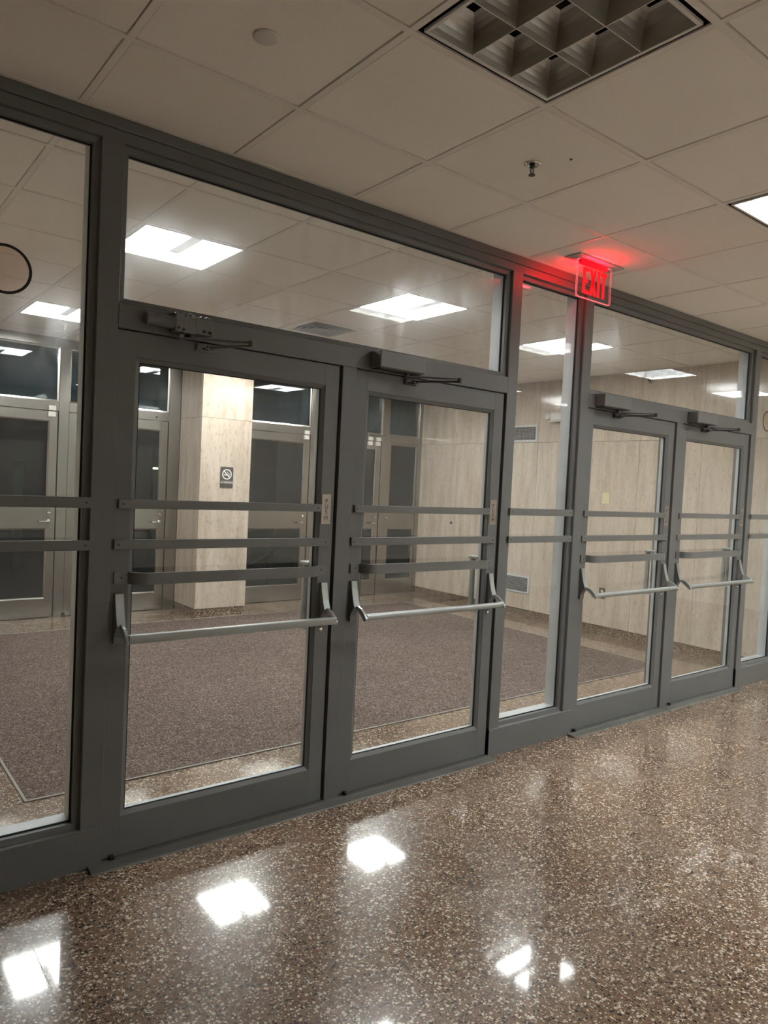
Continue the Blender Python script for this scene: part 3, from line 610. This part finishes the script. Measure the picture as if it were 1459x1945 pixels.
for i, (a, b, kind) in enumerate(BAYS):
    mkb('transom_bar', bx(a, b, YB - 0.001, YB + 0.10, 2.127, 2.225, 0.002), STEELH)
    w = root('window_%d' % wn, ((a + b) / 2, YB + 0.05, 2.225), XLAB[i], 'window', kind='structure'); wn += 1; ow = Vector(w.location)
    q = mk('pane', bx(a + 0.006, b - 0.006, YB + 0.050, YB + 0.058, 2.232, 2.776), GLASST, w); q.data.transform(Matrix.Translation(-ow))
    q = mk('glazing_stop', ring_rect(B(), a, b, 2.226, 2.7815, 0.018, YB + 0.022, YB + 0.049, 0.003), STEEL, w); q.data.transform(Matrix.Translation(-ow))
    if kind == 'door':
        d = root('door_%d' % (4 + i), (a, YB + 0.02, 0.008), DLAB[i], 'door', 'stainless steel outer doors', 'structure')
        x0, x1, z0, z1 = a + 0.004, b - 0.008, 0.008, 2.123
    else:
        d = root('window_%d' % wn, (a, YB + 0.02, 0.0), 'fixed steel panel with two panes in the back right corner' if i else 'fixed steel panel with two panes at the hidden left corner', 'window', kind='structure'); wn += 1
        x0, x1, z0, z1 = a, b, 0.0, 2.126
    od = Vector(d.location)
    def mks(nm, bm, mat, par=None, smooth=False):
        ob = mk(nm, bm, mat, par or d, smooth); ob.data.transform(Matrix.Translation(-od)); return ob
    yf, yk = YB + 0.010, YB + 0.055
    sl = 0.135 if i == 2 else (0.095 if kind == 'door' else 0.042); sr = 0.078 if kind == 'door' else 0.030
    top = 2.025 if kind == 'door' else 2.104
    mks('stile', bx(x0, x0 + sl, yf, yk, z0, z1, 0.0015), STEEL); mks('stile', bx(x1 - sr, x1, yf, yk, z0, z1, 0.0015), STEEL)
    mks('top_rail', bx(x0 + sl, x1 - sr, yf + 0.0002, yk, top, z1, 0.001), STEELH)
    mks('lock_rail', bx(x0 + sl, x1 - sr, yf + 0.0002, yk, 0.925, 1.183 if kind == 'door' else 1.145, 0.001), STEELH)
    mks('bottom_rail', bx(x0 + sl, x1 - sr, yf + 0.0002, yk, z0, 0.200, 0.001), STEELH)
    for zz in ((1.183 if kind == 'door' else 1.145, top), (0.200, 0.925)):
        p = mks('pane', bx(x0 + sl - 0.004, x1 - sr + 0.004, yf + 0.020, yf + 0.028, zz[0] - 0.004, zz[1] + 0.004), GLASSX)
        mks('glazing_stop', ring_rect(B(), x0 + sl, x1 - sr, zz[0], zz[1], 0.013, yf + 0.003, yf + 0.019, 0.006), STEEL)
    if kind == 'door':
        leverset(d, mks, x1 - 0.062)
        if i != 2:
            xs = (x1 - 0.098,) if i != 4 else (x1 - 0.098, x1 - 0.235)
            for xx in xs:
                mks('door_contact', bx(xx, xx + 0.072, YB - 0.018, yf - 0.0002, 2.066, 2.118, 0.003), CREAM)
                mkb('door_contact', bx(xx + 0.002, xx + 0.072, YB - 0.024, YB - 0.0013, 2.129, 2.178, 0.003), CREAM)
    if i == 5:
        mks('lock_cylinder', lathe(B(), (x0 + 0.021, yf, 1.07), [(0.016, 0), (0.016, 0.006), (0.010, 0.011), (0, 0.012)], 18, 'Y', -1), CHROME)
        mks('strike_plate', bx(x0 + 0.003, x0 + 0.039, yf - 0.003, yf - 0.0002, 1.01, 1.13, 0.001), STEEL)
mkb('door_contact_cable', tube(B(), [(5.97, YB - 0.012, 2.205), (6.06, YB - 0.010, 2.200), (6.22, YB - 0.010, 2.212)], 0.008, 8), DARKMETAL)
mkb('peephole', lathe(B(), (2.985, YB - 0.0012, 2.163), [(0.011, 0.0), (0.011, 0.0008), (0, 0.0009)], 16, 'Y', -1), BLACK)
# dark drain notch by the jamb
mkb('floor_notch', bx(2.045, 2.080, YB - 0.004, YB - 0.0004, 0.004, 0.044), BLACK)

# ------------------------------------------------------------ outside, at night
gr = mk('ground', bx(-14, 26, 5.325, 40, -0.10, -0.012), PLAZA); tag(gr, 'paved plaza outside the steel doors at night', 'ground', kind='structure')
fac = mk('exterior_facade', bx(-14, 26, 16.0, 16.4, -0.1, 9.0), NIGHT); tag(fac, 'dark building facade across the plaza', 'facade', kind='structure')
sf = mk('exterior_soffit', bx(-3, 11, YB + 0.125, 9.2, 3.16, 3.3), NIGHT); tag(sf, 'dark ribbed soffit over the outer doors', 'soffit', kind='structure')
for k in range(26): mk('slat', bx(-3, 11, YB + 0.22 + k * 0.15, YB + 0.28 + k * 0.15, 3.09, 3.1595), NIGHT, sf)
pier = mk('stone_pier', bx(5.72, 6.75, 6.55, 7.2, -0.012, 3.09, 0.004), TRAVX); tag(pier, 'stone pier outside, seen through the steel door right of the pillar', 'pier', kind='structure')
mk('joint', bx(5.7195, 6.7505, 6.5495, 7.2, 2.08, 2.088), BLACK, pier)
hr = root('handrail', (5.6, 6.2, 0), 'slanting steel handrail outside the door right of the pillar', 'handrail')
q = mk('rail', tube(B(), [(4.75, 6.15, 0.32), (5.6, 6.2, 0.78), (6.3, 6.25, 1.16)], 0.022, 10), STEEL, hr, True); q.data.transform(Matrix.Translation(-Vector(hr.location)))
q = mk('baluster', cyl(B(), (5.05, 6.17, -0.012), (5.05, 6.17, 0.48), 0.018), STEEL, hr); q.data.transform(Matrix.Translation(-Vector(hr.location)))
for xx, yy, lab in ((2.47, 9.4, 'slim pale post outside the far left steel door'), (4.62, 9.4, 'slim pale post with lamp outside the door left of the pillar')):
    p = root('lamp_post', (xx, yy, -0.012), lab, 'lamp post')
    s = mk('shaft', bx(-0.06, 0.06, -0.06, 0.06, 0, 1.62, 0.008), WHITE, p)
    if xx > 3: mk('lamp_head', bx(-0.045, 0.045, -0.045, 0.045, 1.622, 1.652, 0.006), LAMPX, p)
    else: mk('lamp_cap', bx(-0.07, 0.07, -0.07, 0.07, 1.622, 1.66, 0.01), DARKMETAL, p)

# ------------------------------------------------------------ ceiling lights
def lit(xc, yc, mat, label, group):
    r = root('ceiling_light', (xc, yc, HC), label, 'ceiling light', group); h = T / 2 - 0.010
    def ringz(bm, h0, h1, z0, z1):
        for a in ((-h0, h0, -h0, -h1), (-h0, h0, h1, h0), (-h0, -h1, -h1, h1), (h1, h0, -h1, h1)): box(bm, *a, z0, z1)
        return bm
    mk('frame', ringz(B(), h, h - 0.012, -0.004, 0.03), WHITE, r)
    for s in (-1, 1):
        x0, x1 = (-(h - 0.0125), -0.04) if s < 0 else (0.04, h - 0.0125)
        mk('diffuser', bx(x0, x1, -(h - 0.0125), h - 0.0125, 0.002, 0.010), mat, r)
    mk('diffuser', bx(-0.0398, 0.0398, 0.0605, h - 0.0125, 0.002, 0.010), mat, r)
    bm = B(); prism(bm, [(-0.040, 0.006), (-0.032, -0.010), (0.032, -0.010), (0.040, 0.006)], -(h - 0.0125), 0.060, 'Y')
    mk('center_basket', bm, STRIPM, r)
    mk('housing', bx(-h, h, -h, h, 0.032, 0.12), WHITE, r)
    return r
VL = ['lit square ceiling light over the carpet behind the first gray door', 'lit square ceiling light above the second gray door, near the air diffuser', 'lit square ceiling light seen through the narrow middle pane', 'lit square ceiling light deep in the vestibule over the far left steel door', 'lit square ceiling light in the back row, in front of the pillar', 'lit square ceiling light in the back right corner of the vestibule']
for (k, j), lab in zip(VES, VL): lit(VGX + (k + 0.5) * T, VGY + (j + 0.5) * T, LENS_V, lab, 'lit vestibule ceiling lights')

def louver(xc, yc, lit_mat, label, group):
    r = root('ceiling_light', (xc, yc, HC), label, 'ceiling light', group); h = T / 2 - 0.0105
    def ringz(bm, h0, h1, z0, z1):
        for a in ((-h0, h0, -h0, -h1), (-h0, h0, h1, h0), (-h0, -h1, -h1, h1), (h1, h0, -h1, h1)): box(bm, *a, z0, z1)
        return bm
    mk('reveal', ringz(B(), h, h - 0.0180, 0.0060, 0.02), VOID, r)
    hi = h - 0.0183
    mk('frame', ringz(B(), hi, hi - 0.0115, -0.003, 0.022), WHITE, r)
    hc = hi - 0.0118; c = 2 * hc / 3
    if lit_mat:
        mk('diffuser', bx(-hc, hc, -hc, hc, 0.066, 0.072), lit_mat, r)
        for k in (-1, 1):
            mk('louver_blade', bx(k * c / 2 - 0.0015, k * c / 2 + 0.0015, -hc, hc, 0.0, 0.0655), BLADE, r); mk('louver_blade', bx(-hc, hc, k * c / 2 - 0.0015, k * c / 2 + 0.0015, 0.0003, 0.0655), BLADE, r)
        mk('louver_side', ringz(B(), hc + 0.0008, hc, 0.0225, 0.0655), BLADE, r)
    else:
        prof = [(1.0, 0.0), (0.94, 0.016), (0.86, 0.032), (0.75, 0.048), (0.62, 0.061), (0.47, 0.071), (0.34, 0.076)]
        for ix in range(3):
            for iy in range(3):
                cx, cy = -hc + (ix + 0.5) * c, -hc + (iy + 0.5) * c; g = c / 2 - 0.0013
                bm = B(); rows = []
                for f, z in prof: rows.append([bm.verts.new((cx + sx * g * f, cy + sy * g * f, z)) for sx, sy in ((-1, -1), (1, -1), (1, 1), (-1, 1))])
                for A, C in zip(rows, rows[1:]):
                    for i in range(4): bm.faces.new((A[i], A[(i + 1) % 4], C[(i + 1) % 4], C[i]))
                q = mk('reflector_cell', bm, LOUVER, r)
        bm = B()
        for k in (-1, 1):
            box(bm, k * c / 2 - 0.0013, k * c / 2 + 0.0013, -hc, hc, -0.0006, 0.002); box(bm, -hc, hc, k * c / 2 - 0.0013, k * c / 2 + 0.0013, -0.0006, 0.002)
        mk('louver_edge', bm, WHITE, r)
        for k in (-1, 0, 1): mk('fluorescent_tube', cyl(B(), (k * c, -hc, 0.115), (k * c, hc, 0.115), 0.013, n=12), CREAM, r)
    mk('housing', ringz(B(), hi, hi - 0.004, 0.0225, 0.150), BLACK, r); mk('housing_top', bx(-hi, hi, -hi, hi, 0.150, 0.155), DARKMETAL, r)
    return r
LL = {(1, -2): 'unlit ceiling light with dark parabolic louver cells, at the top', (4, -2): 'lit lobby ceiling light with black edge, at the right edge'}
for (k, j), on in LOB.items():
    lab = LL.get((k, j), '%s lobby ceiling light, %s row, %s from the left end' % ('lit' if on else 'unlit', 'door side' if j == -2 else 'back', ('first', 'second', 'third', 'fourth', 'fifth', 'sixth')[(k + 2) // 3]))
    louver(LGX + (k + 0.5) * T, LGY + (j + 0.5) * T, LENS_L if on else None, lab, None if (k, j) in LL else ('lit lobby ceiling lights out of view' if on else 'unlit lobby ceiling lights out of view'))

# ------------------------------------------------------------ small ceiling things
dc = mk('ceiling_cover_disc', lathe(B(), (1.048, -0.818, HC - 0.0012), [(0, 0.006), (0.030, 0.006), (0.037, 0.004), (0.039, 0.0), (0, 0)], 40, 'Z', -1), CREAM, smooth=True); tag(dc, 'round off-white cover plate on a ceiling tile near the top left', 'cover plate')
def sprinkler(loc, axis, sign, label):
    r = root('sprinkler_head', loc, label, 'sprinkler')
    mk('escutcheon', lathe(B(), (0, 0, 0), [(0.034, 0.0), (0.034, 0.002), (0.029, 0.006), (0.022, 0.004), (0.019, 0.002), (0.012, 0.003)], 32, axis, sign), CHROME, r, True)
    mk('frame', lathe(B(), (0, 0, 0), [(0.010, 0.0), (0.012, 0.012), (0.009, 0.016), (0.004, 0.018)], 16, axis, sign), DARKMETAL, r, True)
    bm = B(); s = sign
    def P(u, h): return {'Z': (u, 0, s * h), 'X': (s * h, u, 0)}[axis]
    for k in (-1, 1): tube(bm, [P(k * 0.008, 0.014), P(k * 0.011, 0.024), P(k * 0.009, 0.036), P(k * 0.002, 0.044)], 0.0018, 8)
    tube(bm, [P(0, 0.016), P(0.0005, 0.03), P(0, 0.042)], 0.0016, 8)
    mk('yoke', bm, DARKMETAL, r)
    mk('deflector', lathe(B(), (0, 0, 0), [(0, 0.043), (0.013, 0.043), (0.014, 0.046), (0, 0.0475)], 20, axis, sign), DARKMETAL, r, True)
sprinkler((2.268, -0.815, HC - 0.0012), 'Z', -1, 'chrome pendent sprinkler head on the lobby ceiling')
sprinkler((XR - 0.0002, 1.497, 2.768), 'X', -1, 'chrome sidewall sprinkler high on the right travertine wall')
sc = mk('ceiling_nail', lathe(B(), (2.344, -0.948, HC - 0.0012), [(0, 0.003), (0.004, 0.003), (0.005, 0.0), (0, 0)], 12, 'Z', -1), BLACK); tag(sc, 'tiny dark nail head beside the lobby sprinkler', 'nail')
# air diffuser
ad = root('air_diffuser', (VGX + 4.5 * T, VGY + 3.5 * T, HC), 'square stepped ceiling air diffuser behind the second gray door', 'air diffuser')
bm = B(); h = T / 2 - 0.0135
def zring(bm, h0, h1, z0, z1):
    for p, q in (((-h0, -h0), (h0, -h0)), ((h0, -h0), (h0, h0)), ((h0, h0), (-h0, h0)), ((-h0, h0), (-h0, -h0))):
        k = h1 / h0; v = [bm.verts.new((p[0], p[1], z0)), bm.verts.new((q[0], q[1], z0)), bm.verts.new((q[0] * k, q[1] * k, z1)), bm.verts.new((p[0] * k, p[1] * k, z1))]; bm.faces.new(v)
zring(bm, h, 0.225, -0.001, -0.001); zring(bm, 0.225, 0.205, -0.001, 0.03)
mk('outer_frame', bm, TILE, ad)
for h0 in (0.195, 0.150, 0.105):
    bm = B(); zring(bm, h0, h0 - 0.040, -0.004, 0.022); zring(bm, h0, h0 - 0.004, -0.004, -0.0045); mk('cone', bm, GRILL, ad)
mk('center_plate', bx(-0.05, 0.05, -0.05, 0.05, -0.002, 0.0), GRILL, ad); mk('back', bx(-h, h, -h, h, 0.07, 0.08), BLACK, ad)

# ------------------------------------------------------------ exit sign
ex = root('exit_sign', (3.495, -0.236, HC), 'red edge-lit EXIT sign hanging from the lobby ceiling', 'exit sign'); oe = Vector(ex.location)
def mke(nm, bm, mat, par=None, smooth=False):
    q = mk(nm, bm, mat, par or ex, smooth); q.data.transform(Matrix.Translation(-oe)); return q
mke('canopy', bx(3.290, 3.700, -0.290, -0.182, HC - 0.0065, HC - 0.0012, 0.001), GRILL)
X0, X1, Z0, Z1 = 3.338, 3.652, 2.650, HC - 0.0075; rr = 0.014
def rrect(x0, x1, z0, z1, r, n=5):
    pts = []
    for cx, cz, a0 in ((x1 - r, z0 + r, -90), (x1 - r, z1 - r, 0), (x0 + r, z1 - r, 90), (x0 + r, z0 + r, 180)):
        for i in range(n + 1):
            a = math.radians(a0 + 90 * i / n); pts.append((cx + r * math.cos(a), cz + r * math.sin(a)))
    return pts
mke('acrylic_panel', prism(B(), rrect(X0, X1, Z0, Z1, rr), -0.240, -0.232, 'Y'), ACRYL)
bm = B(); o1 = rrect(X0 - 0.0012, X1 + 0.0012, Z0 - 0.0012, Z1, rr); i1 = rrect(X0 + 0.0002, X1 - 0.0002, Z0 + 0.0002, Z1 - 0.0015, rr)
for yy0, yy1 in ((-0.2412, -0.2396), (-0.2324, -0.2308)):
    A = [bm.verts.new((u, yy0, v)) for u, v in o1]; C = [bm.verts.new((u, yy0, v)) for u, v in [(p * 1.0, q) for p, q in rrect(X0 + 0.0022, X1 - 0.0022, Z0 + 0.0022, Z1 - 0.003, rr - 0.002)]]
    D = [bm.verts.new((u, yy1, v)) for u, v in o1]; n = len(A)
    for i in range(n):
        j = (i + 1) % n; bm.faces.new((A[i], A[j], C[j], C[i])); bm.faces.new((A[i], A[j], D[j], D[i]))
mke('lit_edge', bm, REDE)
mke('led_housing', bx(X0 + 0.020, X1 - 0.05, -0.248, -0.224, HC - 0.034, HC - 0.0068, 0.002), REDS)
LZ0, LZ1 = 2.674, 2.822; lh = LZ1 - LZ0; st = 0.024
def poly(bm, pts): prism(bm, pts, -0.2418, -0.2403, 'Y')
bm = B(); x = 3.385
for p in ([(x, LZ0), (x + st, LZ0), (x + st, LZ1), (x, LZ1)], [(x + st, LZ0), (x + 0.056, LZ0), (x + 0.056, LZ0 + 0.022), (x + st, LZ0 + 0.022)], [(x + st, LZ1 - 0.022), (x + 0.056, LZ1 - 0.022), (x + 0.056, LZ1), (x + st, LZ1)], [(x + st, LZ0 + lh / 2 - 0.011), (x + 0.048, LZ0 + lh / 2 - 0.011), (x + 0.048, LZ0 + lh / 2 + 0.011), (x + st, LZ0 + lh / 2 + 0.011)]): poly(bm, p)
x = 3.445; poly(bm, [(x, LZ0), (x + 0.025, LZ0), (x + 0.068, LZ1), (x + 0.043, LZ1)]); poly(bm, [(x, LZ1), (x + 0.025, LZ1), (x + 0.068, LZ0), (x + 0.043, LZ0)])
x = 3.520; poly(bm, [(x, LZ0), (x + st, LZ0), (x + st, LZ1), (x, LZ1)])
x = 3.549; poly(bm, [(x, LZ1 - 0.023), (x + 0.060, LZ1 - 0.023), (x + 0.060, LZ1), (x, LZ1)]); poly(bm, [(x + 0.018, LZ0), (x + 0.042, LZ0), (x + 0.042, LZ1 - 0.023), (x + 0.018, LZ1 - 0.023)])
mke('letters', bm, RED)['label'] = 'red lettering reading EXIT'
mke('mount_screw', lathe(B(), (X0 + 0.012, -0.2405, Z1 - 0.016), [(0.006, 0.0), (0.005, 0.002), (0, 0.003)], 12, 'Y', -1), BLACK)
for yy in (-0.262, -0.205):
    ld = bpy.data.lights.new('exit_sign_led', 'AREA'); ld.shape = 'RECTANGLE'; ld.size = 0.20; ld.size_y = 0.012; ld.energy = 0.36; ld.color = (1.0, 0.004, 0.014)
    lo = bpy.data.objects.new('exit_sign_led', ld); COL.objects.link(lo); lo.parent = ex; lo.location = Vector((3.47, yy, 2.838)) - oe
    lo.rotation_euler = (math.radians(90 if yy < -0.236 else -90), 0, 0) if False else ((math.radians(-112), 0, 0) if yy < -0.236 else (math.radians(112), 0, 0))

# ------------------------------------------------------------ things on the stone walls
sg = root('no_smoking_sign', (3.5735, 4.53, 1.533), 'small dark NO SMOKING sign on the travertine pillar', 'sign'); og = Vector(sg.location)
def mkg(nm, bm, mat, par=None, smooth=False):
    q = mk(nm, bm, mat, par or sg, smooth); q.data.transform(Matrix.Translation(-og)); return q
bd = mkg('plate', prism(B(), rrect(3.497, 3.650, 1.418, 1.649, 0.014), 4.524, 4.5297, 'Y'), SIGNB)
cx, cz, yy = 3.5745, 1.567, 4.5236
bm = B(); lathe(bm, (cx, yy, cz), [(0.0455, 0.0), (0.0455, 0.001), (0.0575, 0.001), (0.0575, 0.0), (0.0455, 0.0)], 40, 'Y', -1)
d = Vector((0.7071, 0, -0.7071)); nrm = Vector((0.7071, 0, 0.7071)); pts = [(Vector((cx, 0, cz)) + d * s * 0.048 + nrm * t * 0.0062) for s, t in ((-1, -1), (1, -1), (1, 1), (-1, 1))]
prism(bm, [(p.x, p.z) for p in pts], yy - 0.001, yy, 'Y')
mkg('prohibition_symbol', bm, WHITE)
bm = B(); box(bm, cx - 0.038, cx + 0.018, yy - 0.0008, yy, cz - 0.012, cz - 0.001); box(bm, cx + 0.021, cx + 0.026, yy - 0.0008, yy, cz - 0.012, cz - 0.001); box(bm, cx + 0.029, cx + 0.034, yy - 0.0008, yy, cz - 0.012, cz - 0.001)
for off_ in (0, 0.007):
    tube(bm, [(cx + 0.023 + off_, yy - 0.0004, cz + 0.002), (cx + 0.022 + off_, yy - 0.0004, cz + 0.012), (cx + 0.012 + off_, yy - 0.0004, cz + 0.017), (cx + 0.004 + off_, yy - 0.0004, cz + 0.022), (cx + 0.004 + off_, yy - 0.0004, cz + 0.032)], 0.0014, 6)
mkg('cigarette_symbol', bm, WHITE)
mkg('rule_line', bx(3.503, 3.646, yy - 0.0008, yy, 1.490, 1.4925), WHITE)
t = text_mesh('lettering', 'NO SMOKING', 0.0235, Vector((cx, yy - 0.0002, 1.4745)), FACE_Y, WHITE, sg, 0.0004, 1.0, 0.98, 0.0004); t.data.transform(Matrix.Translation(-og))

def grille(y0, y1, z0, z1, label, nv, nh, group, brick=False):
    r = root('vent_grille', (XR, (y0 + y1) / 2, (z0 + z1) / 2), label, 'vent grille', group); o = Vector(r.location)
    def m_(nm, bm, mat):
        q = mk(nm, bm, mat, r); q.data.transform(Matrix.Translation(-o)); return q
    bm = B(); w = 0.020
    for a in ((y0, y1, z0, z0 + w), (y0, y1, z1 - w, z1), (y0, y0 + w, z0 + w, z1 - w), (y1 - w, y1, z0 + w, z1 - w)): box(bm, XR - 0.010, XR - 0.0003, *a, 0.001)
    m_('frame', bm, GRILF); m_('void', bx(XR - 0.0009, XR - 0.0004, y0 + w, y1 - w, z0 + w, z1 - w), VOID)
    for k in range(nh):
        z = z0 + w + (z1 - z0 - 2 * w) * (k + 0.5) / nh; m_('louver_blade', bx(XR - 0.0070, XR - 0.0050, y0 + w, y1 - w, z - 0.0013, z + 0.0013), GRILL)
    if not brick:
        for k in range(nv):
            y = y0 + w + (y1 - y0 - 2 * w) * (k + 0.5) / nv; m_('vertical_blade', bx(XR - 0.0048, XR - 0.0030, y - 0.0011, y + 0.0011, z0 + w, z1 - w), GRILL)
    else:
        bm = B(); hh = (z1 - z0 - 2 * w) / nh
        for k in range(nh + 1):
            for j in range(nv):
                y = y0 + w + (y1 - y0 - 2 * w) * (j + (0.25 if k % 2 else 0.75)) / nv; zz = z0 + w + hh * (k - 0.5)
                box(bm, XR - 0.0068, XR - 0.0050, y - 0.0014, y + 0.0014, max(z0 + w, zz), min(z1 - w, zz + hh))
        q = m_('perforated_web', bm, GRILL); q['kind'] = 'stuff'
grille(2.985, 3.395, 2.150, 2.352, 'upper wall vent grille, high on the right travertine wall', 16, 9, 'vent grilles in the right stone wall')
grille(2.985, 3.385, 0.283, 0.496, 'lower wall vent grille, near the base of the right travertine wall', 20, 9, 'vent grilles in the right stone wall', True)
em = root('emergency_light', (XR, 2.66, 2.43), 'white twin-head emergency light on the right travertine wall', 'emergency light'); oo = Vector(em.location)
def mkm(nm, bm, mat, smooth=False):
    q = mk(nm, bm, mat, em, smooth); q.data.transform(Matrix.Translation(-oo)); return q
mkm('body', bx(XR - 0.075, XR - 0.0003, 2.545, 2.755, 2.385, 2.483, 0.010), WHITE)
mkm('base_strip', bx(XR - 0.078, XR - 0.0003, 2.54, 2.76, 2.370, 2.384, 0.003), CREAM)
for s in (0, 1):
    yc = 2.785 if s == 0 else 2.515; mkm('lamp_head', lathe(B(), (XR - 0.030, yc, 2.440), [(0, 0.0), (0.030, 0.0), (0.040, 0.03), (0.042, 0.048), (0.036, 0.052), (0, 0.046)], 24, 'X', -1), CREAM, True)
pt = root('blank_plate', (XR, 1.962, 1.507), 'ivory blank cover plate on the right travertine wall', 'cover plate'); op = Vector(pt.location)
q = mk('plate', bx(XR - 0.006, XR - 0.0003, 1.916, 2.008, 1.447, 1.568, 0.002), IVORY, pt); q.data.transform(Matrix.Translation(-op))
bm = B()
for zz in (1.472, 1.543): lathe(bm, (XR - 0.006, 1.962, zz), [(0.0035, 0), (0.002, 0.001), (0, 0.001)], 10, 'X', -1)
q = mk('screw', bm, DARKMETAL, pt); q.data.transform(Matrix.Translation(-op))
ot = root('power_outlet', (XR, 1.94, 0.45), 'gray power outlet low on the right travertine wall', 'outlet'); op = Vector(ot.location)
q = mk('plate', bx(XR - 0.006, XR - 0.0003, 1.902, 1.978, 0.392, 0.512, 0.002), STEEL, ot); q.data.transform(Matrix.Translation(-op))
for zz in (0.425, 0.475):
    q = mk('socket', lathe(B(), (XR - 0.006, 1.94, zz), [(0.017, 0), (0.017, 0.002), (0, 0.0025)], 18, 'X', -1), CREAM, ot); q.data.transform(Matrix.Translation(-op))
kn = mk('wall_plug', lathe(B(), (XR - 0.0003, 4.419, 1.057), [(0.022, 0.0), (0.021, 0.004), (0.012, 0.006), (0.011, 0.003), (0, 0.003)], 20, 'X', -1), DARKMETAL, smooth=True); tag(kn, 'small round dark wall plug on the travertine beside the corner', 'wall plug')
